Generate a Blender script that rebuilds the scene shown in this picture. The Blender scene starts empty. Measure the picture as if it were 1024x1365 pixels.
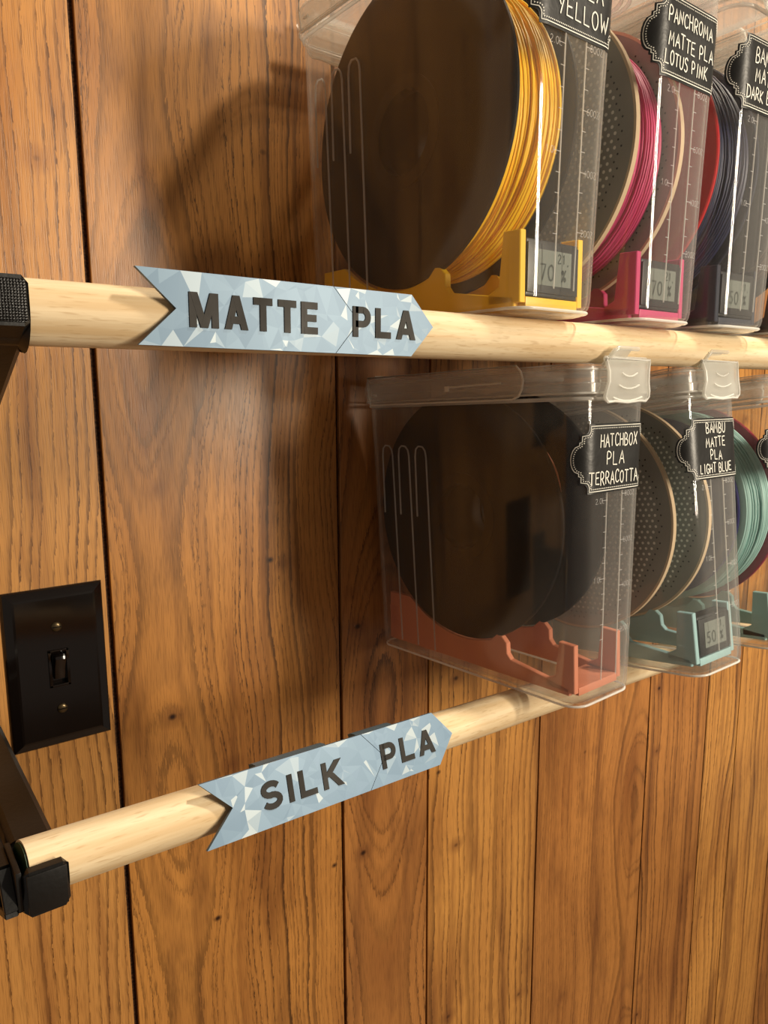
import bpy, bmesh, math, random
from mathutils import Vector, Matrix, Euler
from mathutils.geometry import delaunay_2d_cdt
random.seed(7)
S = 0.001          # all modelling numbers are millimetres
ZO = 1.5           # height of the lens above the floor of the room, in metres
C = bpy.context.scene.collection
PI = math.pi

# ---------------------------------------------------------------- camera, world, lights, exposure
cam = bpy.data.cameras.new('camera')
camo = bpy.data.objects.new('camera', cam); C.objects.link(camo)
R = Matrix(((0.80735507, 0.09777117, -0.58190943),
            (-0.59005364, 0.12740978, -0.79724742),
            (-0.00380686, 0.98701953, 0.16055517)))
camo.matrix_world = Matrix.Translation((0, 0, ZO)) @ R.to_4x4()
cam.sensor_fit = 'VERTICAL'; cam.sensor_height = 36.0; cam.lens = 986.0 / 1365.0 * 36.0
cam.clip_start = 0.01
bpy.context.scene.camera = camo

w = bpy.data.worlds.new('room_light'); bpy.context.scene.world = w; w.use_nodes = True
wb = w.node_tree.nodes['Background']; wb.inputs[0].default_value = (1.0, 0.86, 0.72, 1); wb.inputs[1].default_value = 0.17

def area(name, loc, target, size, sy, power, col):
    l = bpy.data.lights.new(name, 'AREA'); l.shape = 'RECTANGLE'; l.size = size; l.size_y = sy
    l.energy = power; l.color = col
    o = bpy.data.objects.new(name, l); C.objects.link(o); o.location = loc
    d = Vector(target) - Vector(loc); o.rotation_euler = d.to_track_quat('-Z', 'Y').to_euler()
    return o
# room lamps (warm): one to the right at about head height behind the camera, one on the ceiling
area('lamp_standing', (1.15, -1.25, ZO + 0.32), (0.25, 0.55, ZO - 0.1), 0.14, 0.80, 42, (1.0, 0.87, 0.68))
area('lamp_ceiling', (1.00, -0.05, ZO + 1.25), (0.4, 0.5, ZO), 0.12, 0.12, 24, (1.0, 0.89, 0.72))
sc = bpy.context.scene
sc.view_settings.view_transform = 'Standard'; sc.view_settings.look = 'None'
sc.view_settings.gamma = 1.0; sc.view_settings.use_curve_mapping = False
sc.view_settings.exposure = 0.0
try: sc.cycles.transparent_max_bounces = 32
except Exception: pass

# ---------------------------------------------------------------- material helpers
def srgb(r, g, b):
    f = lambda c: (c/255/12.92) if c/255 <= .04045 else ((c/255+.055)/1.055)**2.4
    return (f(r), f(g), f(b), 1)
class N:
    def __init__(s, name):
        s.m = bpy.data.materials.new(name); s.m.use_nodes = True
        s.t = s.m.node_tree; s.t.nodes.clear()
        s.out = s.t.nodes.new('ShaderNodeOutputMaterial')
    def n(s, typ, **kw):
        x = s.t.nodes.new(typ)
        for k, v in kw.items(): setattr(x, k, v)
        return x
    def l(s, a, b): s.t.links.new(a, b)
    def val(s, x, sock):
        if isinstance(x, (int, float)): sock.default_value = x
        elif isinstance(x, tuple): sock.default_value = x
        else: s.l(x, sock)
    def math(s, op, a, b=None, c=None):
        x = s.n('ShaderNodeMath', operation=op)
        s.val(a, x.inputs[0])
        if b is not None: s.val(b, x.inputs[1])
        if c is not None: s.val(c, x.inputs[2])
        return x.outputs[0]
    def mapr(s, v, a, b, c=0.0, d=1.0):
        x = s.n('ShaderNodeMapRange'); s.val(v, x.inputs[0])
        for i, q in enumerate((a, b, c, d)): x.inputs[i+1].default_value = q
        return x.outputs[0]
    def mix(s, f, a, b):
        x = s.n('ShaderNodeMix', data_type='RGBA'); s.val(f, x.inputs[0]); s.val(a, x.inputs[6]); s.val(b, x.inputs[7])
        return x.outputs[2]
    def noise(s, vec, scale, detail=3, rough=.5, dim='3D'):
        x = s.n('ShaderNodeTexNoise', noise_dimensions=dim); s.l(vec, x.inputs['Vector'])
        x.inputs['Scale'].default_value = scale; x.inputs['Detail'].default_value = detail; x.inputs['Roughness'].default_value = rough
        return x.outputs['Fac']
    def vec(s, x, y, z):
        c = s.n('ShaderNodeCombineXYZ'); s.val(x, c.inputs[0]); s.val(y, c.inputs[1]); s.val(z, c.inputs[2]); return c.outputs[0]
    def coords(s):
        t = s.n('ShaderNodeTexCoord'); p = s.n('ShaderNodeSeparateXYZ'); s.l(t.outputs['Object'], p.inputs[0])
        return t.outputs['Object'], p.outputs[0], p.outputs[1], p.outputs[2]
    def bsdf(s, col, rough=.5, spec=.5, metal=0.0, bump=None, bs=.3, bd=.0005, coat=0.0, coatr=.1):
        b = s.n('ShaderNodeBsdfPrincipled'); s.val(col, b.inputs['Base Color']); s.val(rough, b.inputs['Roughness'])
        b.inputs['Specular IOR Level'].default_value = spec; b.inputs['Metallic'].default_value = metal
        b.inputs['Coat Weight'].default_value = coat; b.inputs['Coat Roughness'].default_value = coatr
        if bump is not None:
            u = s.n('ShaderNodeBump'); u.inputs['Strength'].default_value = bs; u.inputs['Distance'].default_value = bd
            s.l(bump, u.inputs['Height']); s.l(u.outputs[0], b.inputs['Normal'])
        return b.outputs[0]
    def done(s, sh): s.l(sh, s.out.inputs[0]); return s.m

_pl = {}
def plastic(name, col, rough=.4, spec=.5, metal=0.0, grain=.15, coat=0.0):
    if name in _pl: return _pl[name]
    k = N(name); v, x, y, z = k.coords()
    n1 = k.noise(v, 260, 2); n2 = k.noise(v, 30, 3)
    c = k.mix(k.mapr(n2, .35, .7, 0, .22), col, tuple(q*.72 for q in col[:3]) + (1,))
    _pl[name] = k.done(k.bsdf(c, k.mapr(n2, .3, .7, rough*.85, min(1, rough*1.2)), spec, metal, n1, grain, .0003, coat))
    return _pl[name]

def clear_plastic(name, haze, tint, rough=.055, scat=(.8, .78, .74), spec=.025):
    """thin polypropylene: mostly see-through, glossy at glancing angles, with a slight milky haze"""
    k = N(name)
    v, x, y, z = k.coords()
    lw = k.n('ShaderNodeLayerWeight'); lw.inputs['Blend'].default_value = .5
    f = k.math('ADD', k.math('MULTIPLY', k.math('POWER', lw.outputs['Facing'], 4.5), .75), spec)
    tr = k.n('ShaderNodeBsdfTransparent'); tr.inputs[0].default_value = tint
    gl = k.n('ShaderNodeBsdfGlossy'); gl.inputs['Roughness'].default_value = rough; gl.inputs[0].default_value = (1, 1, 1, 1)
    bu = k.n('ShaderNodeBump'); bu.inputs['Strength'].default_value = .07; bu.inputs['Distance'].default_value = .0006
    k.l(k.noise(v, 28, 2), bu.inputs['Height']); k.l(bu.outputs[0], gl.inputs['Normal'])
    df = k.n('ShaderNodeBsdfDiffuse'); df.inputs[0].default_value = scat + (1,)
    tl = k.n('ShaderNodeBsdfTranslucent'); tl.inputs[0].default_value = scat + (1,)
    ms = k.n('ShaderNodeMixShader'); ms.inputs[0].default_value = .5; k.l(df.outputs[0], ms.inputs[1]); k.l(tl.outputs[0], ms.inputs[2])
    m1 = k.n('ShaderNodeMixShader')
    hz = k.math('MULTIPLY', k.mapr(k.noise(v, 14, 3), .3, .7, .75, 1.3), haze)
    hz = k.math('ADD', hz, k.math('MULTIPLY', k.math('POWER', lw.outputs['Facing'], 3.0), min(haze*9, .6)))
    k.l(hz, m1.inputs[0]); k.l(tr.outputs[0], m1.inputs[1]); k.l(ms.outputs[0], m1.inputs[2])
    m2 = k.n('ShaderNodeMixShader'); k.l(f, m2.inputs[0]); k.l(m1.outputs[0], m2.inputs[1]); k.l(gl.outputs[0], m2.inputs[2])
    return k.done(m2.outputs[0])

def plank_wood(name, p):
    """printed oak: contour-like growth rings around a wandering pith, pore lines, pecks and reddish blotches"""
    k = N(name); v, x, y, z = k.coords()
    sd = p['seed'] * 3.17
    vs = k.vec(k.math('ADD', x, sd), y, k.math('MULTIPLY', z, .22))
    low = k.noise(vs, 16, 2, .5)
    low2 = k.noise(k.vec(k.math('ADD', x, sd + 5), y, k.math('MULTIPLY', z, .55)), 9, 1, .5)
    g = k.math('MULTIPLY', k.math('SINE', k.math('MULTIPLY', k.math('SUBTRACT', z, p['z0']*S), PI/(p['L']*S))), p['A']*S)
    dx = k.math('ADD', k.math('SUBTRACT', x, p['x0']*S), k.math('MULTIPLY', k.math('SUBTRACT', low2, .5), p['wob']*S))
    cc_ = p.get('c', 34)*S
    r = k.math('SQRT', k.math('ADD', cc_*cc_, k.math('ADD', k.math('MULTIPLY', dx, dx), k.math('MULTIPLY', g, g))))
    r = k.math('ADD', r, k.math('MULTIPLY', k.math('SUBTRACT', low, .5), p['dist']*S))
    # fine feathering of each ring edge (short vertical pores)
    fe = k.noise(k.vec(x, y, k.math('MULTIPLY', z, .09)), 900, 2, .6)
    r = k.math('ADD', r, k.math('MULTIPLY', k.math('SUBTRACT', fe, .5), .0044))
    rw_ = k.noise(k.vec(k.math('ADD', r, sd), 0.0, 0.0), 55, 2, .6)
    rf = k.math('MULTIPLY', k.math('ADD', r, k.math('MULTIPLY', k.math('SUBTRACT', rw_, .5), .030)), p['freq'])
    ph = k.math('FRACT', rf)
    wn = k.n('ShaderNodeTexWhiteNoise', noise_dimensions='1D'); k.l(k.math('ADD', k.math('FLOOR', rf), sd), wn.inputs['W'])
    line = k.mapr(ph, .50, .95)                                   # slow darkening then a sharp edge
    line = k.math('MULTIPLY', k.math('POWER', line, 1.6), k.mapr(k.noise(k.vec(x, sd, z), 14, 2), .25, .55, .62, 1.0))
    line = k.math('MULTIPLY', line, k.mapr(wn.outputs['Value'], 0, 1, .42, 1.0))
    pore = k.noise(k.vec(x, y, k.math('MULTIPLY', z, .035)), 1500, 1, .5)
    base = k.mix(k.mapr(low2, .3, .7), p['light'], p['mid'])
    base = k.mix(k.mapr(low, .35, .75), base, p['light'])
    base = k.mix(k.math('MULTIPLY', k.mapr(wn.outputs['Value'], .1, .5, .55, 0), k.mapr(ph, 0, .4)), base, p['light'])
    stk = k.mapr(k.noise(k.vec(k.math('ADD', x, sd+21), y, k.math('MULTIPLY', z, .05)), 38, 3, .6), .50, .66)
    base = k.mix(k.math('MULTIPLY', stk, .62), base, p['red'])
    blot = k.mapr(k.noise(k.vec(k.math('ADD', x, sd+9), y, k.math('MULTIPLY', z, .28)), 22, 3, .55), .55, .74)
    base = k.mix(k.math('MULTIPLY', blot, .6), base, p['red'])
    base = k.mix(k.math('MULTIPLY', k.mapr(pore, .48, .68), .30), base, p['dark'])
    base = k.mix(k.math('MULTIPLY', line, p.get('ls', .90)), base, p['dark'])
    # pecks: little elongated pin knots
    vo = k.n('ShaderNodeTexVoronoi', feature='F1'); vo.inputs['Scale'].default_value = 22
    k.l(k.vec(k.math('MULTIPLY', k.math('ADD', x, sd), .8), 0.0, k.math('MULTIPLY', z, 1.0)), vo.inputs['Vector'])
    sx = k.n('ShaderNodeSeparateColor'); k.l(vo.outputs['Color'], sx.inputs[0])
    pk = k.math('MULTIPLY', k.mapr(vo.outputs['Distance'], .025, .075, 1, 0), k.math('GREATER_THAN', sx.outputs[0], .40))
    halo = k.math('MULTIPLY', k.mapr(vo.outputs['Distance'], .04, .26, .55, 0), k.math('GREATER_THAN', sx.outputs[0], .72))
    base = k.mix(halo, base, p['red']); base = k.mix(pk, base, srgb(46, 22, 8))
    hgt = k.math('SUBTRACT', 1.0, k.math('ADD', k.math('MULTIPLY', line, .5), k.math('MULTIPLY', k.mapr(pore, .5, .7), .5)))
    return k.done(k.bsdf(base, k.mapr(low, .3, .7, .34, .44), .45, 0, hgt, .25, .0003, coat=.12, coatr=.25))

def birch(name):
    k = N(name); v, x, y, z = k.coords()
    st = k.vec(k.math('MULTIPLY', x, .05), y, z)
    a = k.noise(st, 210, 3, .55); b = k.noise(st, 60, 2); c = k.noise(k.vec(k.math('MULTIPLY', x, .12), y, z), 900, 1)
    col = k.mix(k.mapr(a, .35, .68), srgb(232, 213, 178), srgb(212, 184, 142))
    col = k.mix(k.mapr(b, .45, .72, 0, .5), col, srgb(196, 166, 122))
    col = k.mix(k.mapr(c, .6, .75, 0, .35), col, srgb(160, 120, 70))
    return k.done(k.bsdf(col, .55, .3, 0, c, .3, .0002))

def foil():
    k = N('faceted_blue_foil'); at = k.n('ShaderNodeAttribute', attribute_name='facet')
    s = k.n('ShaderNodeSeparateColor'); k.l(at.outputs['Color'], s.inputs[0])
    col = k.mix(k.mapr(s.outputs[0], 0, 1), srgb(104, 130, 154), srgb(116, 142, 164))
    col = k.mix(k.mapr(s.outputs[0], .82, .95, 0, .55), col, srgb(196, 205, 206))
    g = k.n('ShaderNodeNewGeometry'); ad = k.n('ShaderNodeVectorMath', operation='MULTIPLY_ADD')
    k.l(at.outputs['Color'], ad.inputs[0]); ad.inputs[1].default_value = (.04, .04, .04); k.l(g.outputs['Normal'], ad.inputs[2])
    sb = k.n('ShaderNodeVectorMath', operation='SUBTRACT'); k.l(ad.outputs[0], sb.inputs[0]); sb.inputs[1].default_value = (.02, .02, .02)
    nm = k.n('ShaderNodeVectorMath', operation='NORMALIZE'); k.l(sb.outputs[0], nm.inputs[0])
    b = k.n('ShaderNodeBsdfPrincipled'); k.l(col, b.inputs['Base Color']); b.inputs['Roughness'].default_value = .42
    b.inputs['Metallic'].default_value = .1; b.inputs['Specular IOR Level'].default_value = .35; k.l(nm.outputs[0], b.inputs['Normal'])
    return k.done(b.outputs[0])

def bracket_mat(name, weave):
    k = N(name); v, x, y, z = k.coords()
    w1 = k.n('ShaderNodeTexWave', bands_direction='X'); w1.inputs['Scale'].default_value = 300; w1.inputs['Distortion'].default_value = 2; w1.inputs['Detail Scale'].default_value = 2
    w2 = k.n('ShaderNodeTexWave', bands_direction='Z'); w2.inputs['Scale'].default_value = 300; w2.inputs['Distortion'].default_value = 2
    k.l(v, w1.inputs[0]); k.l(v, w2.inputs[0])
    h = k.math('MULTIPLY', w1.outputs['Fac'], w2.outputs['Fac'])
    return k.done(k.bsdf(srgb(15, 14, 13), .33 if weave else .42, .5, 0, h if weave else k.noise(v, 300, 2), .9 if weave else .2, .0006))

BLACK = plastic('black_spool_plastic', srgb(13, 12, 12), .5, .10, grain=.02)
BLACK2 = plastic('black_hub_plastic', srgb(9, 8, 8), .34, .14)
CLEAR = clear_plastic('clear_polypropylene', .034, (.985, .985, .98, 1))
RIB = clear_plastic('moulded_rib', .40, (.97, .97, .96, 1), .15)
RIM = clear_plastic('container_rim', .5, (.98, .98, .97, 1), .12)
LID = clear_plastic('frosted_lid', .20, (.97, .965, .95, 1), .16, (.82, .80, .76))
LATCH = clear_plastic('frosted_latch', .38, (.95, .95, .93, 1), .2, (.86, .85, .80))
SCALE = clear_plastic('moulded_marks', .42, (.9, .9, .9, 1), .3, (.9, .9, .9))
RIDGE = clear_plastic('latch_ridge_plastic', .75, (.95, .95, .94, 1), .15, (.95, .94, .90))
PLAQUE = plastic('chalkboard_label', srgb(26, 25, 23), .38, .5, grain=.5)
CHALK = plastic('chalk_white', srgb(226, 224, 214), .6, .2)
FOIL = foil()
LETTER = plastic('dark_grey_letter', srgb(34, 30, 25), .5, .2)
SIGNBACK = plastic('sign_grey_plastic', srgb(92, 104, 114), .5)
CLIPM = plastic('clip_grey_plastic', srgb(84, 98, 106), .45)
BIRCH = birch('birch_dowel')
BRW = bracket_mat('black_print_weave', True); BRS = bracket_mat('black_print', False)
PLATE = plastic('dark_brown_bakelite', srgb(17, 11, 8), .12, .6, grain=.03)
SCREW = plastic('bronze_screw', srgb(92, 78, 55), .32, .5, .8, grain=.03)
LCD = plastic('lcd_grey', srgb(122, 128, 122), .25, .5)
LCDT = plastic('lcd_digit', srgb(52, 60, 56), .3)
HYG = plastic('hygrometer_black', srgb(34, 34, 36), .35)
CARD = plastic('cardboard_rim', srgb(214, 190, 158), .75, .2)
GREYF = plastic('grey_card_flange', srgb(150, 147, 138), .65, .25)
DOTL = plastic('painted_hole_light', srgb(238, 232, 220), .7); DOTD = plastic('perforation_dark', srgb(44, 42, 40), .7)  # pale colour paints the light that passes through the flange holes

# ---------------------------------------------------------------- mesh helpers (millimetres in, metres out)
def link(name, bm, mat, parent=None, smooth=None, label=None):
    me = bpy.data.meshes.new(name); bm.normal_update(); bm.to_mesh(me); bm.free()
    for m in (mat if isinstance(mat, (list, tuple)) else [mat]): me.materials.append(m)
    o = bpy.data.objects.new(name, me); C.objects.link(o)
    if smooth is not None:
        me.shade_smooth() if smooth >= 180 else None
        if smooth < 180:
            me.shade_smooth(); me.set_sharp_from_angle(angle=math.radians(smooth))
    if parent is not None: o.parent = parent
    if label: o['label'] = label
    return o
def tag(o, label, cat, group=None, kind=None):
    o['label'] = label; o['category'] = cat
    if group: o['group'] = group
    if kind: o['kind'] = kind
    return o
def empty(name, loc, rot=(0, 0, 0)):
    o = bpy.data.objects.new(name, None); C.objects.link(o); o.empty_display_size = .02
    o.location = (loc[0]*S, loc[1]*S, loc[2]*S + ZO); o.rotation_euler = rot; return o
V = lambda x, y, z: Vector((x*S, y*S, z*S))
def box(bm, a, b, bev=0.0):
    vs = [bm.verts.new(V(x, y, z)) for x in (a[0], b[0]) for y in (a[1], b[1]) for z in (a[2], b[2])]
    fs = [bm.faces.new([vs[i] for i in f]) for f in ((0,1,3,2), (4,6,7,5), (0,4,5,1), (2,3,7,6), (0,2,6,4), (1,5,7,3))]
    if bev:
        es = list({e for f in fs for e in f.edges})
        bmesh.ops.bevel(bm, geom=es, offset=bev*S, segments=2, profile=.6, affect='EDGES')
def prism(bm, pts, lo, hi, axis='x', bev=0.0, seg=2):
    """polygon pts extruded along an axis; pts are in the other two axes"""
    def P(p, t):
        return V(t, p[0], p[1]) if axis == 'x' else V(p[0], t, p[1]) if axis == 'y' else V(p[0], p[1], t)
    A = [bm.verts.new(P(p, lo)) for p in pts]; B = [bm.verts.new(P(p, hi)) for p in pts]; n = len(pts)
    fs = [bm.faces.new(A), bm.faces.new(B[::-1])] + [bm.faces.new((A[i], B[i], B[(i+1) % n], A[(i+1) % n])) for i in range(n)]
    bmesh.ops.recalc_face_normals(bm, faces=fs)
    if bev:
        es = list({e for f in fs[:2] for e in f.edges})
        bmesh.ops.bevel(bm, geom=es, offset=bev*S, segments=seg, profile=.5, affect='EDGES')
def tube(bm, pts, r, n=8, closed=False):
    P = [Vector(p)*S for p in pts]; m = len(P); rings = []; prev = None
    for i, p in enumerate(P):
        if closed: t = P[(i+1) % m] - P[i-1]
        else: t = P[min(i+1, m-1)] - P[max(i-1, 0)]
        t.normalize()
        up = prev if prev is not None else (Vector((0, 0, 1)) if abs(t.z) < .9 else Vector((0, 1, 0)))
        a = (up - t*up.dot(t)).normalized(); prev = a; b = t.cross(a)
        rings.append([bm.verts.new(p + (a*math.cos(2*PI*j/n) + b*math.sin(2*PI*j/n))*r*S) for j in range(n)])
    for i in range(m if closed else m-1):
        q, s = rings[i], rings[(i+1) % m]
        for j in range(n): bm.faces.new((q[j], q[(j+1) % n], s[(j+1) % n], s[j]))
    if not closed: bm.faces.new(rings[0][::-1]); bm.faces.new(rings[-1])
def lathe_x(bm, prof, cy, cz, n=96, closed=True):
    """profile of (x, radius) revolved about the x axis through (cy, cz)"""
    rings = []
    for x, r in prof:
        rings.append([bm.verts.new(V(x, cy + r*math.sin(2*PI*j/n), cz + r*math.cos(2*PI*j/n))) for j in range(n)])
    m = len(prof)
    for i in range(m if closed else m-1):
        a, b = rings[i], rings[(i+1) % m]
        for j in range(n): bm.faces.new((a[j], a[(j+1) % n], b[(j+1) % n], b[j]))
    bmesh.ops.recalc_face_normals(bm, faces=bm.faces)

# ---------------------------------------------------------------- lettering
GL = {
'A': [[(0,0),(.33,1),(.68,0)],[(.12,.36),(.56,.36)]],
'B': [[(.02,0),(.05,1),(.45,.93),(.5,.72),(.35,.56),(.05,.52)],[(.05,.52),(.5,.46),(.6,.22),(.42,.03),(0,0)]],
'C': [[(.62,.82),(.42,1),(.15,.88),(.02,.5),(.12,.12),(.38,0),(.64,.14)]],
'D': [[(.04,0),(.04,1)],[(-.04,1),(.38,.9),(.62,.55),(.52,.18),(.0,0)]],
'E': [[(.58,1),(.03,.97),(.02,.03),(.6,0)],[(.03,.52),(.48,.53)]],
'G': [[(.6,.85),(.38,1),(.1,.85),(.02,.45),(.15,.08),(.42,0),(.6,.2),(.6,.45),(.36,.45)]],
'H': [[(.02,0),(.04,1)],[(.6,0),(.58,1)],[(.03,.5),(.6,.52)]],
'I': [[(.2,0),(.2,1)]],
'K': [[(.03,0),(.05,1)],[(.56,1),(.06,.45),(.62,0)]],
'L': [[(.05,1),(.02,.02),(.55,0)]],
'M': [[(0,0),(.08,1),(.36,.35),(.66,1),(.74,0)]],
'N': [[(0,0),(.04,1),(.56,.05),(.6,1)]],
'O': [[(.3,1),(.05,.8),(.0,.4),(.18,.04),(.42,.02),(.6,.4),(.54,.85),(.3,1)]],
'P': [[(.05,0),(.05,1),(.45,.95),(.56,.72),(.42,.48),(.05,.44)]],
'R': [[(.03,0),(.05,1),(.45,.95),(.54,.74),(.4,.52),(.05,.47)],[(.22,.48),(.62,0)]],
'S': [[(.56,.86),(.34,1),(.08,.86),(.12,.62),(.46,.45),(.54,.18),(.3,0),(.02,.12)]],
'T': [[(-.02,1),(.62,.98)],[(.3,.99),(.31,0)]],
'U': [[(.02,1),(.02,.3),(.2,.02),(.44,.05),(.58,.35),(.6,1)]],
'W': [[(-.02,1),(.16,0),(.36,.7),(.56,0),(.76,1)]],
'X': [[(0,1),(.6,0)],[(.6,1),(0,0)]],
'Y': [[(0,1),(.3,.5)],[(.62,1),(.26,0)]],
'0': [[(.3,1),(.05,.8),(.0,.4),(.18,.04),(.42,.02),(.6,.4),(.54,.85),(.3,1)]],
'1': [[(.12,.8),(.3,1),(.3,0)]],
'2': [[(.04,.8),(.25,1),(.52,.85),(.48,.55),(.02,0),(.6,0)]],
'4': [[(.45,0),(.45,1),(0,.35),(.62,.35)]],
'6': [[(.5,.95),(.15,.75),(.02,.3),(.2,0),(.5,.05),(.56,.35),(.3,.52),(.05,.35)]],
'Z': [[(0,1),(.56,1),(0,0),(.6,0)]],
'5': [[(.55,1),(.08,1),(.05,.55),(.4,.58),(.56,.3),(.4,.02),(.02,.08)]],
'7': [[(0,1),(.58,1),(.22,0)]],
'8': [[(.3,.53),(.08,.75),(.3,1),(.52,.75),(.3,.53),(.02,.25),(.3,0),(.58,.25),(.3,.53)]],
'.': [[(.1,0),(.16,.05)]],
'%': [[(.05,0),(.6,1)],[(.12,.95),(.02,.8),(.15,.65),(.26,.8),(.12,.95)],[(.5,.35),(.38,.2),(.5,.04),(.62,.2),(.5,.35)]],
}
GW = {'M': .80, 'W': .82, 'I': .38, '.': .25, '1': .45}
def smooth_line(pts, k=3):
    if len(pts) < 3: return pts
    out = []
    for i in range(len(pts)-1):
        p0 = pts[max(i-1, 0)]; p1 = pts[i]; p2 = pts[i+1]; p3 = pts[min(i+2, len(pts)-1)]
        for j in range(k):
            t = j/k
            out.append(tuple(.5*((2*b) + (-a+c)*t + (2*a-5*b+4*c-d)*t*t + (-a+3*b-3*c+d)*t**3) for a, b, c, d in zip(p0, p1, p2, p3)))
    return out + [pts[-1]]
ROUND = set('BCDGOPRSU0268%')
def strokes(text, h, wide=1.0, gap=.22, jit=0.0, cx=0.0, cy=0.0):
    """polylines of a word, centred on (cx, cy)"""
    x = 0; out = []
    for ch in text:
        if ch == ' ': x += .55*wide; continue
        dy = random.uniform(-jit, jit); sc = 1 + random.uniform(-jit, jit); sl = random.uniform(-jit, jit)*.7
        for st in GL[ch]:
            st2 = smooth_line(st) if ch in ROUND else st
            out.append([(x + (a + sl*b)*wide, b*sc + dy) for a, b in st2])
        x += (GW.get(ch, .62) + gap)*wide
    tw = x - gap*wide
    return [[(cx + (a - tw/2)*h, cy + (b - .5)*h) for a, b in s] for s in out]
def ribbon(bm, line, wd, fn, th=None):
    """a pen stroke of width wd laid on a surface; fn(u, v, lift) -> Vector"""
    pts = [line[0]]
    for a, b in zip(line[:-1], line[1:]):
        L = math.hypot(b[0]-a[0], b[1]-a[1]); n = max(1, int(L/3.0))
        pts += [(a[0]+(b[0]-a[0])*i/n, a[1]+(b[1]-a[1])*i/n) for i in range(1, n+1)]
    m = len(pts)
    if m < 2: return
    nr = []
    for i in range(m):
        a = pts[max(i-1, 0)]; b = pts[min(i+1, m-1)]; L = math.hypot(b[0]-a[0], b[1]-a[1]) or 1
        nr.append((-(b[1]-a[1])/L, (b[0]-a[0])/L))
    hw = wd/2; L = []; Rr = []
    lift = th or 0.0
    for (p, n) in zip(pts, nr):
        L.append((p[0]+n[0]*hw, p[1]+n[1]*hw)); Rr.append((p[0]-n[0]*hw, p[1]-n[1]*hw))
    d0 = (pts[0][0]-nr[0][1]*hw*.8, pts[0][1]+nr[0][0]*hw*.8); d1 = (pts[-1][0]+nr[-1][1]*hw*.8, pts[-1][1]-nr[-1][0]*hw*.8)
    A = [bm.verts.new(fn(u, v, lift)) for u, v in L]; B = [bm.verts.new(fn(u, v, lift)) for u, v in Rr]
    e0 = bm.verts.new(fn(d0[0], d0[1], lift)); e1 = bm.verts.new(fn(d1[0], d1[1], lift))
    for i in range(m-1): bm.faces.new((A[i], B[i], B[i+1], A[i+1]))
    bm.faces.new((A[0], e0, B[0])); bm.faces.new((B[-1], e1, A[-1]))

# ---------------------------------------------------------------- the wall: planks over a dark backing
D = 550.0
wall = bpy.data.objects.new('wall_back', None); C.objects.link(wall); wall.location = (0, D*S, ZO)
wall['kind'] = 'structure'
k = N('dark_groove'); v_, x_, y_, z_ = k.coords()
GRV = k.done(k.bsdf(k.mix(k.mapr(k.noise(k.vec(x_, y_, k.math('MULTIPLY', z_, 1.0)), 500, 2), .4, .65), srgb(38, 22, 12), srgb(84, 56, 34)), .7, .2))
bm = bmesh.new(); box(bm, (-900, 4.0, -1490), (2400, 24, 1100)); link('wall_backing', bm, GRV, wall)
def cc(l, m, d, r): return dict(light=srgb(*l), mid=srgb(*m), dark=srgb(*d), red=srgb(*r))
c1 = cc((206, 148, 80), (178, 118, 58), (70, 38, 16), (126, 74, 38))
c2 = cc((200, 138, 68), (144, 90, 42), (48, 25, 10), (98, 54, 26))
c3 = cc((184, 124, 64), (136, 84, 42), (50, 27, 13), (100, 58, 32))
c4 = cc((208, 148, 76), (166, 108, 54), (62, 33, 15), (106, 62, 34))
PL = [(-760, -420, c3, dict(x0=-600, z0=-20, L=420, A=30, wob=20, dist=8, freq=190, seed=9)),
      (-420, -130, c1, dict(x0=-200, z0=120, L=420, A=30, wob=20, dist=8, freq=190, seed=8)),
      (-130, 148.5, c1, dict(x0=-70, z0=150, L=900, A=40, wob=26, dist=10, freq=135, seed=1)),
      (148.5, 351.8, c2, dict(x0=190, z0=40, L=370, A=34, wob=30, dist=16, freq=210, seed=2)),
      (351.8, 456.5, c3, dict(x0=402, z0=-300, L=640, A=60, wob=14, dist=9, freq=190, seed=3)),
      (456.5, 626, c4, dict(x0=360, z0=0, L=1200, A=60, wob=22, dist=10, freq=105, seed=4)),
      (626, 843, c3, dict(x0=830, z0=-560, L=420, A=46, wob=26, dist=18, freq=200, seed=5, ls=.6)),
      (843, 989, c3, dict(x0=700, z0=0, L=900, A=60, wob=30, dist=16, freq=95, seed=6)),
      (989, 1080, c4, dict(x0=1140, z0=0, L=800, A=60, wob=30, dist=14, freq=100, seed=7)),
      (1080, 1217, c4, dict(x0=1060, z0=0, L=900, A=50, wob=30, dist=14, freq=100, seed=10)),
      (1217, 1380, c3, dict(x0=1300, z0=0, L=500, A=50, wob=30, dist=14, freq=100, seed=11)),
      (1380, 1600, c4, dict(x0=1500, z0=0, L=500, A=50, wob=30, dist=14, freq=100, seed=12)),
      (1600, 1900, c3, dict(x0=1700, z0=0, L=500, A=50, wob=30, dist=14, freq=100, seed=13))]
for i, (xa, xb, cl, p) in enumerate(PL):
    p.update(cl); bm = bmesh.new(); gw = 3.2 if i in (2, 3) else 2.0
    box(bm, (xa + gw*.6, 0, -1490), (xb - gw*.6, 4.2, 1100), .7)
    link('plank', bm, plank_wood('oak_panel_%d' % i, p), wall)

fl_ = bpy.data.objects.new('floor', None); C.objects.link(fl_); fl_['kind'] = 'structure'
fm = plastic('floor_board_brown', srgb(120, 92, 66), .5)
fme = None
for i in range(18):
    if fme is None:
        bm = bmesh.new(); box(bm, (0, -2600, -30), (181, 550, 0), 1.5); o = link('floor_board', bm, fm, fl_); fme = o.data
    else: o = bpy.data.objects.new('floor_board', fme); C.objects.link(o); o.parent = fl_
    o.location = (-.9 + .1835*i, 0, 0)

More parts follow.
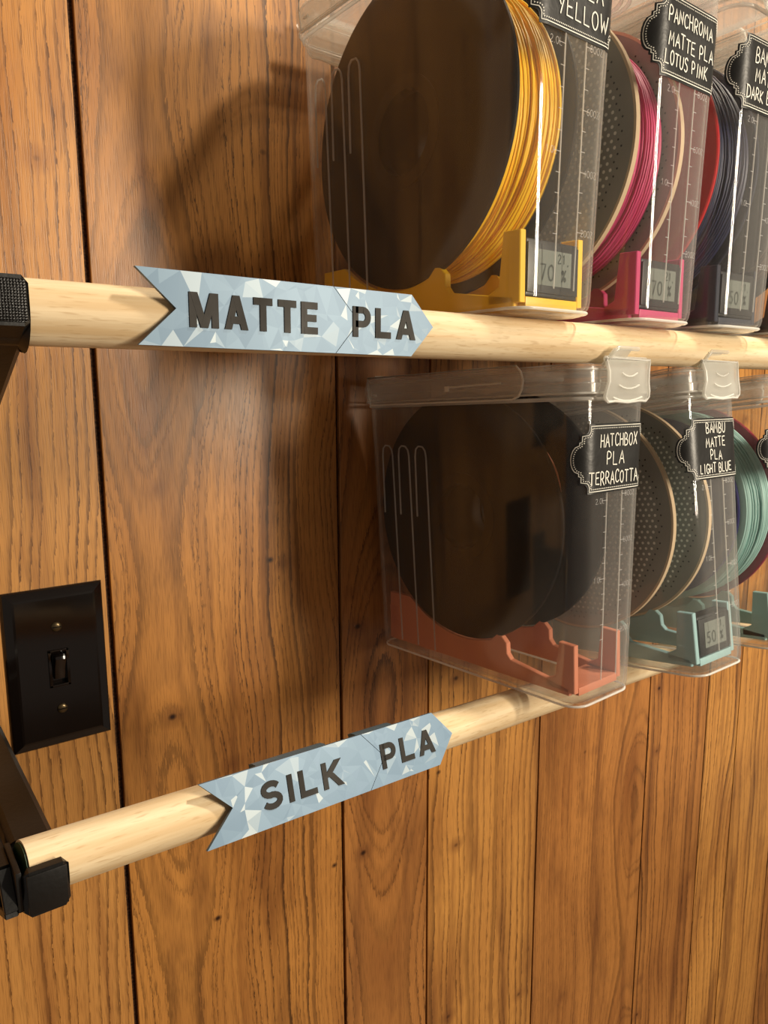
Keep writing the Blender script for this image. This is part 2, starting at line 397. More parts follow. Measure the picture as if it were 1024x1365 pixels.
# ---------------------------------------------------------------- dowel rods
def rod(p0, p1, r, label):
    o = empty('dowel_rod', p0); d = (Vector(p1) - Vector(p0)); L = d.length
    bm = bmesh.new(); n = 48; st = 6; rings = []
    for i in range(st+1):
        rings.append([bm.verts.new(V(L*i/st, r*math.cos(2*PI*j/n), r*math.sin(2*PI*j/n))) for j in range(n)])
    for a, b in zip(rings[:-1], rings[1:]):
        for j in range(n): bm.faces.new((a[j], b[j], b[(j+1) % n], a[(j+1) % n]))
    bm.faces.new(rings[0]); bm.faces.new(rings[-1][::-1]); bmesh.ops.recalc_face_normals(bm, faces=bm.faces)
    me = bpy.data.meshes.new('dowel_rod'); bm.to_mesh(me); bm.free(); me.materials.append(BIRCH)
    me.shade_smooth(); me.set_sharp_from_angle(angle=math.radians(40))
    C.objects.unlink(o); bpy.data.objects.remove(o)
    o = bpy.data.objects.new('dowel_rod', me); C.objects.link(o)
    o.location = (p0[0]*S, p0[1]*S, p0[2]*S + ZO); o.rotation_euler = Vector((1, 0, 0)).rotation_difference(d.normalized()).to_euler()
    tag(o, label, 'rod'); return o
UR = lambda X: (X, 324.0, 31.3 - .002*(X-60))
LR = lambda X: (X, 339 + .092*(X-60), -210.8 - .075*(X-60))
RU, RL = 13.0, 12.9
rod(UR(45), UR(1150), RU, 'upper pale round wooden rod carrying the MATTE PLA sign')
rod(LR(46), LR(1150), RL, 'lower pale round wooden rod carrying the SILK PLA sign')

# ---------------------------------------------------------------- brackets
def bracket(cy, cz, r, lip_top, lip_bot, back_top, x0, x1, drop, label, weave=False):
    o = empty('rod_bracket', (0, 0, 0)); fy = cy - r - 4.6
    # arm: the profile in y-z with a round seat for the rod
    seat = [(cy + (r+.3)*math.cos(a), cz + (r+.3)*math.sin(a)) for a in [math.radians(t) for t in range(0, -181, -15)]]
    prof = [(fy, lip_bot), (fy, lip_top), (cy - r - .3, lip_top)] + [q for q in seat[::-1] if q[1] <= lip_top] + [(cy + r + .3, back_top), (D, back_top), (D, lip_bot - drop), (D - 14, lip_bot - drop)]
    bm = bmesh.new(); prism(bm, prof, x0, x1, 'x', 2.6, 1); link('arm', bm, BRS, o, 30)
    bm = bmesh.new(); box(bm, (x0 + 1.4, fy - .9, lip_bot + 1.4), (x1 - 1.4, fy + .1, lip_top - 1.4), .5)
    link('lip_pad', bm, BRW if weave else BRS, o, 30, 'front lip with woven print texture' if weave else None)
    # left side truss with its webs
    bm = bmesh.new(); xa, xb = x0 - 7.5, x0 - 2
    def bar(a, b, t=4.0):
        d = Vector((b[0]-a[0], b[1]-a[1])).normalized()*t/2; n = (-d.y, d.x)
        prism(bm, [(a[0]+n[0], a[1]+n[1]), (b[0]+n[0], b[1]+n[1]), (b[0]-n[0], b[1]-n[1]), (a[0]-n[0], a[1]-n[1])], xa, xb, 'x', .5, 1)
    f = (fy + 4, lip_bot + 3); top0 = (fy+6, cz - 2)
    bar(f, (D - 3, lip_bot - drop + 3)); bar((fy + 16, cz + 4), (D - 3, back_top - 4)); bar(f, (fy + 16, cz + 4))
    for i in range(7):
        t0, t1 = i/7, (i+.6)/7
        bar((fy + 16 + (D-fy-20)*t0, cz + 4 + (back_top-4-cz-4)*t0), (f[0] + (D-3-f[0])*t1, f[1] - drop*t1), 2.6)
    link('side_truss', bm, BRS, o, 30)
    bm = bmesh.new(); box(bm, (x0-2.2, fy+3, lip_bot+2), (x0 + .2, cy + r, cz + 8), .5); link('end_cheek', bm, BRS, o, 30)
    bm = bmesh.new(); box(bm, (x0 - 12, D - 4, lip_bot - drop - 14), (x1 + 3, D - .05, back_top + 16), 1); link('wall_plate', bm, BRS, o, 30)
    tag(o, label, 'bracket'); return o
bracket(UR(55)[1], UR(55)[2], RU, 43.0, 24.5, 42.0, 40, 61.5, 90, 'black bracket at the left edge holding the upper rod', True)
bracket(LR(55)[1], LR(55)[2], RL, -202.0, -223.0, -203.0, 43.5, 62.5, 110, 'black bracket with open cup holding the end of the lower rod')
bm = bmesh.new(); n = 24
vs = [bm.verts.new(V(0, 12*math.cos(2*PI*j/n), 12*math.sin(2*PI*j/n))) for j in range(n)]; bm.faces.new(vs)
r_ = bmesh.ops.extrude_face_region(bm, geom=bm.faces[:]); bmesh.ops.translate(bm, verts=[g for g in r_['geom'] if isinstance(g, bmesh.types.BMVert)], vec=(-.0008, 0, 0))
lowrod = [o for o in bpy.data.objects if o.name.startswith('dowel_rod') and 'SILK' in o['label']][0]
link('painted_end', bm, plastic('green_end_paint', srgb(28, 58, 34), .5), lowrod, None, 'dark green painted end')

# ---------------------------------------------------------------- light switch
sw = empty('light_switch', (109.5, D, -194)); hw, hh = 33.5, 58.5
def plate_ring(i, y): return [(-hw+i, y, -hh+i), (hw-i, y, -hh+i), (hw-i, y, hh-i), (-hw+i, y, hh-i)]
bm = bmesh.new(); lv = [plate_ring(0, 0), plate_ring(0, -1.6), plate_ring(.9, -2.8), plate_ring(6, -5.0), plate_ring(7.5, -5.3)]
RR = [[bm.verts.new(V(*p)) for p in q] for q in lv]
for a, b in zip(RR[:-1], RR[1:]):
    for j in range(4): bm.faces.new((a[j], a[(j+1) % 4], b[(j+1) % 4], b[j]))
# front face with the toggle slot cut out
inn = [bm.verts.new(V(*p)) for p in ((-5.2, -5.3, -12.2), (5.2, -5.3, -12.2), (5.2, -5.3, 12.2), (-5.2, -5.3, 12.2))]
inn2 = [bm.verts.new(V(*p)) for p in ((-5.2, -1.0, -12.2), (5.2, -1.0, -12.2), (5.2, -1.0, 12.2), (-5.2, -1.0, 12.2))]
for j in range(4):
    bm.faces.new((RR[-1][j], RR[-1][(j+1) % 4], inn[(j+1) % 4], inn[j])); bm.faces.new((inn[j], inn[(j+1) % 4], inn2[(j+1) % 4], inn2[j]))
bm.faces.new(inn2); bmesh.ops.recalc_face_normals(bm, faces=bm.faces)
link('cover_plate', bm, PLATE, sw)
bm = bmesh.new()
for a, b in (((-7, -6.2, -13.8), (-5, -5, 13.8)), ((5, -6.2, -13.8), (7, -5, 13.8)), ((-7, -6.2, 12), (7, -5, 13.8)), ((-7, -6.2, -13.8), (7, -5, -12))): box(bm, a, b, .35)
link('slot_frame', bm, PLATE, sw, 30)
bm = bmesh.new(); prism(bm, [(-1.5, -9), (-5.4, -8), (-7.4, 0), (-13.0, 8.6), (-12.4, 10.6), (-9.6, 11.2), (-1.5, 9)], -3.7, 3.7, 'x', .9, 2)
link('toggle', bm, PLATE, sw, 40)
for zz in (30.5, -30.5):
    bm = bmesh.new(); n = 24; prev = None
    for r, y in ((3.6, -5.3), (3.6, -5.6), (3.0, -6.3), (1.4, -6.7)):
        ring = [bm.verts.new(V(r*math.cos(2*PI*j/n), y, zz + r*math.sin(2*PI*j/n))) for j in range(n)]
        if prev: [bm.faces.new((prev[j], prev[(j+1) % n], ring[(j+1) % n], ring[j])) for j in range(n)]
        prev = ring
    bm.faces.new(prev); bmesh.ops.recalc_face_normals(bm, faces=bm.faces)
    s_ = link('screw', bm, SCREW, sw, 60)
    bm = bmesh.new(); box(bm, (-3.0, -6.85, zz-.35), (3.0, -6.2, zz+.35)); link('screw_slot', bm, BLACK2, s_)
tag(sw, 'dark brown toggle light switch with two screws on the wood panelling', 'light switch')

# ---------------------------------------------------------------- container body surface
W, DP, H, TP, RC = 71.0, 219.0, 214.0, 4.6, 15.0
def body_ring(z, inset, rc=RC, seg=7):
    """corner-rounded rectangle at height z (taper outward with height), shrunk by inset"""
    t = TP*z/H; x0, x1, y0, y1 = -t+inset, W+t-inset, -t+inset, DP+t-inset; r = max(rc-inset, 1.5)
    out = []
    for cx, cy, a0 in ((x1-r, y0+r, -90), (x1-r, y1-r, 0), (x0+r, y1-r, 90), (x0+r, y0+r, 180)):
        a_ = math.radians(a0)
        out.append((cx + r*math.cos(a_) - .8*math.sin(-a_)*0, cy + r*math.sin(a_)))
        for i in range(1, seg+1):
            a = math.radians(a0 + 90*i/seg); out.append((cx + r*math.cos(a), cy + r*math.sin(a)))
    return [(x, y, z) for x, y in out]
def front_surf(u, z, lift=0.0):
    """u runs along the front face from its centre, wrapping round the corners onto the sides"""
    t = TP*z/H; x0, x1, y0 = -t, W+t, -t; cx = W/2; flat = (x1-x0)/2 - RC; s = 1 if u > 0 else -1; a = abs(u)
    q = RC*PI/2
    if a <= flat: return V(cx + u, y0 - lift, z)
    if a <= flat + q:
        th = (a-flat)/RC
        return V(cx + s*(flat + (RC+lift)*math.sin(th)), y0 + RC - (RC+lift)*math.cos(th), z)
    return V(cx + s*(flat + RC + lift), y0 + RC + (a-flat-q), z)
def loft(bm, rings, cap0=False, cap1=False):
    RR = [[bm.verts.new(V(*p)) for p in r] for r in rings]; n = len(RR[0])
    for a, b in zip(RR[:-1], RR[1:]):
        for j in range(n): bm.faces.new((a[j], a[(j+1) % n], b[(j+1) % n], b[j]))
    if cap0: bm.faces.new(RR[0][::-1])
    if cap1: bm.faces.new(RR[-1])
def plaque_outline(hb=43, hm=36, ht=30, H2=23.5, g=0.0):
    """ornate plaque: stepped corners and a round ear at each end; g shrinks it"""
    q = [(0, H2), (ht, H2), (ht, H2-3)]
    q += [(ht + 1.5 + 4*math.sin(a)*0 + (1-math.cos(a))*4.0 - 1.5, H2 - 3 - math.sin(a)*4.0) for a in (.5, 1.0)] + [(hm, H2-7)]
    q += [(hm, 12.5), (hm+1.6, 12), (hm+1.6, 10)]
    q += [(hm + 1.6 + (hb-hm-1.6)*math.cos(a), 10*math.sin(a)) for a in (1.05, .7, .35, 0)]
    q = q + [(x, -y) for x, y in q[::-1][1:]]
    full = q + [(-x, y) for x, y in q[::-1][1:-1]]
    if g:
        out = []
        for i, (x, y) in enumerate(full):
            a = full[i-1]; b = full[(i+1) % len(full)]; dx, dy = b[0]-a[0], b[1]-a[1]; L = math.hypot(dx, dy) or 1
            out.append((x - dy/L*g*-1*-1, y + dx/L*g*-1))
        return out
    return full

def make_container(words, drop=0.0):
    t = empty('storage_container', (0, 0, 0))
    bm = bmesh.new()
    outer = [body_ring(-drop, 9), body_ring(.6 - drop, 5.5), body_ring(2.2 - drop, 2.6), body_ring(5.5 - drop, .6), body_ring(9 - drop, 0)] + [body_ring(z, 0) for z in (40, 80, 120, 160, 200, H)]
    inner = [body_ring(z, 1.5) for z in (H, 160, 80, 10)] + [body_ring(5.5 - drop, 2.2), body_ring(3.6 - drop, 5), body_ring(2.2 - drop, 9)]
    loft(bm, outer + inner, True, True); bmesh.ops.recalc_face_normals(bm, faces=bm.faces)
    link('body', bm, CLEAR, t, 28)
    # reinforced rim bead, foot bead
    bm = bmesh.new(); tube(bm, [(x, y, H-2) for x, y, z in body_ring(H-2, -.8)], 1.3, 8, True); link('rim', bm, RIM, t, 60)
    bm = bmesh.new(); tube(bm, [(x, y, 2.6 - drop) for x, y, z in body_ring(2.6, 1.7)], .9, 6, True); link('foot_bead', bm, RIDGE, t, 60)
    # embossed grips on the two long sides: three nested inverted-U ridges
    for sx in (0, 1):
        for i, yy in enumerate((146, 167, 188)):
            bm = bmesh.new()
            def sp(y, z):
                q = -TP*z/H
                return ((q - .1) if not sx else (W - q + .1), y, z)
            path = [sp(yy - .02*(176-z), z) for z in (8, 40, 80, 120, 160, 170)] + [sp(yy + 1, 175), sp(yy + 4, 178), sp(yy + 9, 178.5), sp(yy + 12, 176), sp(yy + 13, 170)] + [sp(yy + 13, z) for z in (150, 120)]
            tube(bm, path, .7, 6); link('grip_rib', bm, RIB, t, 60)
    # two moulded lines and the measuring marks on the front
    bm = bmesh.new()
    for u in (-9, 9): tube(bm, [tuple(front_surf(u, z, .1)/S) for z in range(14, 206, 12)], .45, 5)
    link('front_line', bm, RIB, t, 60)
    bm = bmesh.new()
    for i in range(10):
        z = 44 + i*11
        ribbon(bm, [(-9, z), (-9 - (6 if i % 5 == 4 else 3.4), z)], .40, front_surf, .5)
        ribbon(bm, [(9, z + 3), (9 + (5.5 if i % 3 == 0 else 3.2), z + 3)], .40, front_surf, .5)
    for txt, u, z in (('2.0L', -17, 143), ('1.0L', -17, 88), ('80OZ', 18, 146), ('60OZ', 18, 113), ('40OZ', 18, 80), ('20OZ', 18, 47)):
        for s_ in strokes(txt, 3.6, cx=u, cy=z): ribbon(bm, s_, .34, front_surf, .5)
    o = link('measuring_scale', bm, SCALE, t); o['label'] = 'raised measuring marks'
    # label plaque wrapped around the front
    if words is not None:
        bm = bmesh.new(); ZC = 172
        poly = plaque_outline(); ys = 24
        # grid the plaque finely so it can bend round the corners
        pts = [Vector(p) for p in poly]; dense = []
        for a, b in zip(pts, pts[1:] + pts[:1]):
            n = max(1, int((b-a).length/2.0)); dense += [a.lerp(b, i/n) for i in range(n)]
        inside = [Vector((x, y)) for x in range(-40, 41, 2) for y in (-16, -8, 0, 8, 16)]
        nb = len(dense); E_ = [(i, (i+1) % nb) for i in range(nb)]
        vv, ee, ff, *_r = delaunay_2d_cdt(dense + inside, E_, [], 2, .001)
        vs = [bm.verts.new(front_surf(p.x, ZC + p.y, .55)) for p in vv]
        for f in ff:
            c = sum((vv[i] for i in f), Vector((0, 0)))/len(f)
            # keep the faces inside the outline
            ins = False
            for a, b in zip(dense, dense[1:] + dense[:1]):
                if (a.y > c.y) != (b.y > c.y) and c.x < (b.x-a.x)*(c.y-a.y)/(b.y-a.y) + a.x: ins = not ins
            if ins: bm.faces.new([vs[i] for i in f])
        bmesh.ops.recalc_face_normals(bm, faces=bm.faces)
        gg = bmesh.ops.solidify(bm, geom=bm.faces[:], thickness=.00035)
        pq = link('label_plaque', bm, PLAQUE, t, 40)
        bm = bmesh.new(); o1 = [(x*(1-1.6/43), y*(1-1.6/23.5)) for x, y in poly]; o1.append(o1[0])
        ribbon(bm, o1, .55, lambda u, v, l: front_surf(u, ZC+v, l), 1.05)
        # dotted inner line
        L = [(x*(1-3.2/43), y*(1-3.2/23.5)) for x, y in poly]; L.append(L[0]); acc = 0
        for a, b in zip(L[:-1], L[1:]):
            d = math.hypot(b[0]-a[0], b[1]-a[1]); s_ = 0
            while acc + (d - s_) >= 1.45:
                s_ += 1.45 - acc; acc = 0; f = s_/d; cx_, cy_ = a[0]+(b[0]-a[0])*f, a[1]+(b[1]-a[1])*f
                vs = [bm.verts.new(front_surf(cx_ + .42*math.cos(q*PI/3), ZC + cy_ + .42*math.sin(q*PI/3), 1.05)) for q in range(6)]
                bm.faces.new(vs)
            acc += d - s_
        link('label_border', bm, CHALK, pq)
        bm = bmesh.new()
        for (txt, h, cx_, cy_, wd) in words:
            for s_ in strokes(txt, h*.93, wd*.97, .24, .07, cx_ - 1.5, ZC + cy_): ribbon(bm, s_, .85, front_surf, 1.05)
        link('handwriting', bm, CHALK, pq)
    # lid: skirt, stepped top, flip cap ring, latches
    e = -2.4
    bm = bmesh.new()
    z0, z1 = H + 1, H + 21
    rings = [body_ring(z0, e-1.0), body_ring(z0 + 7, e-1.0), body_ring(z0 + 7.6, e), body_ring(z1 - 4, e), body_ring(z1 - 1.2, e + .8), body_ring(z1, e + 2.6), body_ring(z1, e + 9), body_ring(z1 - 5, e + 11), body_ring(z1 - 5, 22)]
    inner = [body_ring(z1 - 6.5, 22), body_ring(z1 - 6.5, e + 12.6), body_ring(z1 - 1.6, e + 10), body_ring(z1 - 1.8, e + 3), body_ring(z1 - 5, e + 1.6), body_ring(z0 + 8, e + 1.4), body_ring(z0, e + .6)]
    loft(bm, rings + inner)
    RRn = len(rings[0]); bm.verts.ensure_lookup_table()
    last = [bm.verts[len(bm.verts) - RRn + j] for j in range(RRn)]; first = [bm.verts[j] for j in range(RRn)]
    for j in range(RRn): bm.faces.new((last[j], last[(j+1) % RRn], first[(j+1) % RRn], first[j]))
    a0 = 8*RRn
    bm.verts.ensure_lookup_table()
    bm.faces.new([bm.verts[8*RRn + j] for j in range(RRn)]); bm.faces.new([bm.verts[9*RRn + j] for j in range(RRn)][::-1])
    # drop the wall strip between the two centre panels
    bmesh.ops.recalc_face_normals(bm, faces=bm.faces)
    lid = link('lid', bm, LID, t, 30)
    bm = bmesh.new(); tube(bm, [(x, y, z0 + .6) for x, y, z in body_ring(z0, e - 1.4)], .7, 6, True); tube(bm, [(x, y, z1 - 4) for x, y, z in body_ring(z1 - 4, e - .2)], .6, 6, True)
    link('lid_bead', bm, RIM, lid, 60)
    bm = bmesh.new()
    for rr_ in (30, 24): tube(bm, [(W/2 + rr_*math.cos(2*PI*j/40), DP*.36 + rr_*math.sin(2*PI*j/40), z1 - 7.5) for j in range(40)], 1.5, 6, True)
    link('lid_ring', bm, RIM, lid, 60)
    bm = bmesh.new(); tube(bm, [(W/2 - 24, -9, z1 - 2), (W/2 - 21, -15, z1 + 6), (W/2 - 17, -16, z1 + 9), (W/2 + 6, -16, z1 + 9)], 1.5, 8); prism(bm, [(-9, z1 - 1), (-16.5, z1 + 8.6), (-15, z1 + 8.8), (-7, z1)], W/2 - 21, W/2 - 2)
    link('lid_hook', bm, LATCH, lid, 60)
    # front and rear latch (waisted flap with three smile ridges)
    def latch(rear):
        fy = -TP*(H+12)/H - 6.2
        def P(u, z, l): 
            bend = 1.6*math.sin(PI*min(max((z-(H-3))/30, 0), 1))
            x = W/2 + u; y = fy - l - bend
            return V(W - x, DP - y, z) if rear else V(x, y, z)
        zt, zb = z1 + 2.5, H - 4
        prof = [(zt, 25.5), (zt - 2, 25), (zt - 8, 23), (zt - 15, 22.8), (zt - 21, 25), (zt - 25, 25.5), (zt - 28, 22), (zb, 15), (zb - 1, 0)]
        out = [(-u, z) for z, u in prof] + [(u, z) for z, u in prof[::-1][1:]]
        bm = bmesh.new(); A = []; B = []
        zs = [p[0] for p in prof]
        for z, u in prof[:-1]:
            A.append([bm.verts.new(P(s_*u, z, .9)) for s_ in (-1, -.5, 0, .5, 1)]); B.append([bm.verts.new(P(s_*u, z, -.9)) for s_ in (-1, -.5, 0, .5, 1)])
        for i in range(len(A)-1):
            for j in range(4):
                bm.faces.new((A[i][j], A[i][j+1], A[i+1][j+1], A[i+1][j])); bm.faces.new((B[i][j], B[i+1][j], B[i+1][j+1], B[i][j+1]))
            for j in (0, 4): bm.faces.new((A[i][j], A[i+1][j], B[i+1][j], B[i][j]))
        for i in (0, len(A)-1):
            for j in range(4): bm.faces.new((A[i][j], B[i][j], B[i][j+1], A[i][j+1]))
        bmesh.ops.recalc_face_normals(bm, faces=bm.faces)
        la = link('latch', bm, LATCH, t, 40)
        bm = bmesh.new(); tube(bm, [tuple(P(u, z, 1.0)/S) for u, z in out[:-1] + [out[-1]]], 1.0, 6, True)
        tube(bm, [tuple(P(-23, zt, -1)/S), tuple(P(23, zt, -1)/S)], 2.0, 8)
        for zz, ww in ((zt - 9, 9), (zt - 17, 12), (zt - 25, 17)):
            tube(bm, [tuple(P(ww*q, zz - 2.4*(1 - q*q), 1.1)/S) for q in (-1, -.6, -.2, .2, .6, 1)], .6, 6)
        link('latch_ridge', bm, RIDGE, la, 60)
    latch(False); latch(True)
    # long side flaps
    for sx in (0, 1):
        def Q(l, y, z):
            x = -TP - 3.7 - l*.8
            return (x if not sx else W - x, y, z)
        bm = bmesh.new(); zt, zb = z1 + 1, H - 1
        pr = [(zt, 46), (zt - 4, 42), (zt - 10, 40), (zt - 16, 41), (zb + 2, 44), (zb, 50)]
        A = []; B = []
        for z, y in pr:
            ysn = [y, 60, 100, 140, 180, 246 - y*.75]
            bd = 1.2*math.sin(PI*(z-zb)/(zt-zb))
            A.append([bm.verts.new(V(*Q(.9 + bd, q, z))) for q in ysn]); B.append([bm.verts.new(V(*Q(-.9 + bd, q, z))) for q in ysn])
        for i in range(len(A)-1):
            for j in range(5):
                bm.faces.new((A[i][j], A[i][j+1], A[i+1][j+1], A[i+1][j])); bm.faces.new((B[i][j], B[i+1][j], B[i+1][j+1], B[i][j+1]))
            for j in (0, 5): bm.faces.new((A[i][j], A[i+1][j], B[i+1][j], B[i][j]))
        for i in (0, len(A)-1):
            for j in range(5): bm.faces.new((A[i][j], B[i][j], B[i][j+1], A[i][j+1]))
        bmesh.ops.recalc_face_normals(bm, faces=bm.faces)
        sf = link('side_latch', bm, LATCH if 0 else LID, t, 40)
        bm = bmesh.new()
        tube(bm, [Q(1.4, y, z) for z, y in pr] + [Q(1.4, 246 - 37, zb), Q(1.6, 212, zt - 8), Q(1.4, 212, zt)], .8, 6, True)
        tube(bm, [Q(1.8, 112, zt - 12), Q(1.8, 60, zt - 11)], .7, 6); box(bm, Q(1.2, 112, zt - 15), Q(3.0, 116, zt - 11)); tube(bm, [Q(1.8, 205, zt - 15), Q(1.8, 200, zt - 15)], 1.0, 6)
        link('latch_ridge', bm, RIDGE, sf, 60)
    return t

# ---------------------------------------------------------------- spool
SPY, SPZ, SR = 117.0, 123.0, 98.5
def flange(x, th, col, parent, r=SR, rim=None, hub=BLACK2, perf=False, hole=27, dark=False):
    bm = bmesh.new()
    lathe_x(bm, [(x, hole), (x, r - .8), (x + .8, r), (x + th - .8, r), (x + th, r - .8), (x + th, hole)], SPY, SPZ)
    fl = link('flange', bm, col, parent, 30)
    bm = bmesh.new(); lathe_x(bm, [(x + .4, hole + 8), (x - .6, hole + 8), (x - .6, hole - 1), (x + 8, hole - 1), (x + 8, hole + .2), (x + .4, hole + .2)], SPY, SPZ, 64)
    link('hub_ring', bm, hub, fl, 30)
    if rim:
        bm = bmesh.new(); lathe_x(bm, [(x - .3, r - 1.2), (x - .3, r + .7), (x + th + .3, r + .7), (x + th + .3, r - 1.2)], SPY, SPZ); link('rim_edge', bm, rim, fl, 30)
    if perf:
        for nm, m_, sel in (('perforation', DOTL, 0), ('perforation', DOTD, 1)):  # flat discs instead of holes; light shining through is painted on the pale ones
            bm = bmesh.new()
            st = 5.2
            for i in range(-20, 21):
                for j in range(-20, 21):
                    yy = i*st + (st/2 if j % 2 else 0); zz = j*st*.86; rr_ = math.hypot(yy, zz); a = math.degrees(math.atan2(zz, yy)) % 60
                    if not (40 < rr_ < 90) or a < 0: continue
                    light = (rr_ < 85)
                    if light == bool(sel): continue
                    c_ = (SPY + yy, SPZ + zz); q = 1.25 if light else .8
                    for xs in (x - .12, x + th + .12):
                        vs = [bm.verts.new(V(xs, c_[0] + q*math.cos(k_*PI/3), c_[1] + q*math.sin(k_*PI/3))) for k_ in range(6)]; bm.faces.new(vs)
            pf = link(nm, bm, m_, fl); pf['kind'] = 'stuff'
    return fl
def make_spool(near, far, wind, rw, near_r=SR, far_r=SR, rim=None, perf=False, x0=6.5, x1=62.0):
    t = empty('filament_spool', (0, 0, 0)); th = 3.6
    flange(x0, th, near, t, near_r, rim, near if near is not BLACK else BLACK2, perf)
    flange(x1 - th, th, far, t, far_r, rim, far if far is not BLACK else BLACK2, perf)
    bm = bmesh.new(); lathe_x(bm, [(x0 + th, 27.5), (x0 + th, 40), (x1 - th, 40), (x1 - th, 27.5)], SPY, SPZ, 64); link('core', bm, near, t, 30)
    # windings: many turns of filament side by side
    bm = bmesh.new(); prof = [(x0 + th + .1, 40.2)]; a, b = x0 + th + 1.0, x1 - th - 1.0; n = int((b - a)/1.75)
    for i in range(n):
        c = a + (i + .5)*(b-a)/n; hw_ = (b-a)/n/2; sag = 1.1*math.sin(i*.9) + .8*math.sin(i*.37 + 1)
        for q in (-1, -.5, 0, .5, 1): prof.append((c + q*hw_*.98, rw + sag + .5*math.sqrt(max(0, 1 - q*q))))
    prof.append((x1 - th - .1, 40.2)); lathe_x(bm, prof, SPY, SPZ, 90)
    o = link('filament_winding', bm, wind, t, 180)
    # a few stray turns crossing the others
    bm = bmesh.new(); random.seed(int(rw*10))
    for i in range(6):
        ph = random.uniform(0, 6.28); c = random.uniform(a + 8, b - 8); am = random.uniform(3, 7)
        tube(bm, [(c + am*math.sin(2*PI*j/48 + ph), SPY + (rw + 1.9)*math.sin(2*PI*j/48), SPZ + (rw + 1.9)*math.cos(2*PI*j/48)) for j in range(48)], .85, 6, True)
    link('crossing_turns', bm, wind, o, 180)
    return t

# ---------------------------------------------------------------- cradle and hygrometer
def make_cradle(mat, front_z=45, screen=True):
    t = empty('spool_cradle', (0, 0, 0))
    arc = [(SPY + 99.6*math.sin(math.radians(a)), SPZ - 99.6*math.cos(math.radians(a))) for a in range(-22, 36, 4)]
    rail = [(12, 3.6), (12, 9), (66, 17), (69.5, 21), (70, 29), (75, 33.5), (80, 34)] + [q for q in arc if q[0] > 81] + [(181, 46), (208, 46), (209, 3.6)]
    for xa in (6.2, 57.8):
        bm = bmesh.new(); prism(bm, rail, xa, xa + 5, 'x', .5, 1); link('side_rail', bm, mat, t, 30)
        bm = bmesh.new(); prism(bm, [(7.2, 6), (7.8, front_z), (21, front_z + .5), (24, 16), (32, 12), (32, 6)], xa, xa + 5, 'x', .5, 1); link('post', bm, mat, t, 30)
    bm = bmesh.new(); box(bm, (11.2, 7, 3.6), (57.8, 34, 9.5), .6); link('front_sill', bm, mat, t, 30)
    bm = bmesh.new(); box(bm, (11.2, 160, 3.6), (57.8, 208, 9.5), .6); link('rear_sill', bm, mat, t, 30)
    bm = bmesh.new()
    for i in range(6): prism(bm, [(196 + i*1.9, 16), (197 + i*1.9, 16), (199 + i*1.9, 34), (198 + i*1.9, 34)], 5.9, 6.2, 'x')
    link('vent_slot', bm, mat, t); return t
def make_hygrometer(txt):
    t = empty('hygrometer', (0, 0, 0))
    bm = bmesh.new(); box(bm, (11.4, 7.4, 10), (57.4, 20, 42), 1.2); link('case', bm, HYG, t, 30)
    bm = bmesh.new(); box(bm, (11.8, 6.4, 12), (57, 7.6, 40), .5); link('bezel', bm, HYG, t, 30)
    bm = bmesh.new(); box(bm, (19, 6.0, 16.5), (50, 6.5, 36.5), .1); sc_ = link('screen', bm, LCD, t)
    bm = bmesh.new(); fn = lambda u, v, l: V(34.5 + u, 5.9 - l, 26.5 + v)
    for s_ in strokes(txt, 8.5, .9, .3, cx=-6.5, cy=-2.5) + strokes('%', 6.5, .9, cx=8.5, cy=-3.5) + strokes('.', 5, cx=12, cy=5): ribbon(bm, s_, 1.1, fn, .05)
    for s_ in strokes('21', 5.0, .9, .3, cx=6, cy=6): ribbon(bm, s_, .7, fn, .05)
    link('digits', bm, LCDT, sc_); return t

# poses: left-front-bottom corner (mm, from the lens), yaw, tilt
POSE = {'L0': (393, 312, -217.0, .057, -.036), 'L1': (512, 291, -215.0, .019, -.145), 'L2': (634, 295, -220.0, .0, -.13),
        'U0': (314, 299, 44.4, .031, 0.0), 'U1': (424, 300.5, 44.0, .026, 0.0), 'U2': (517, 299, 43.8, .0, 0), 'U3': (619, 299, 43.5, .0, 0)}
def place(o, key, off=(0, 0, 0)):
    x, y, z, a, t = POSE[key]; e = Euler((t, 0, a), 'XYZ'); p = Vector((x*S, y*S, z*S + ZO)) + e.to_matrix() @ (Vector(off)*S)
    o.location = p; o.rotation_euler = e
    for c in o.children:                                          # parts keep container-local numbers
        c.location = -Vector(off)*S
    return o
red = plastic('red_filament', srgb(196, 30, 38), .35); navy = plastic('navy_filament', srgb(30, 38, 74), .4)
crim = plastic('crimson_filament', srgb(150, 34, 62), .35); teal = plastic('pale_teal_filament', srgb(160, 200, 196), .45)
yel = plastic('yellow_filament', srgb(255, 203, 28), .42); pink = plastic('pink_filament', srgb(205, 60, 116), .45)
terr = plastic('terracotta_filament', srgb(214, 134, 102), .5); lblue = plastic('light_blue_filament', srgb(160, 198, 202), .5)
brown = plastic('brown_filament', srgb(92, 62, 48), .5); purp = plastic('indigo_filament', srgb(34, 32, 96), .35)
dnav = plastic('slate_navy', srgb(34, 40, 58), .45)
CG = 'clear lidded containers on the upper rod'; 
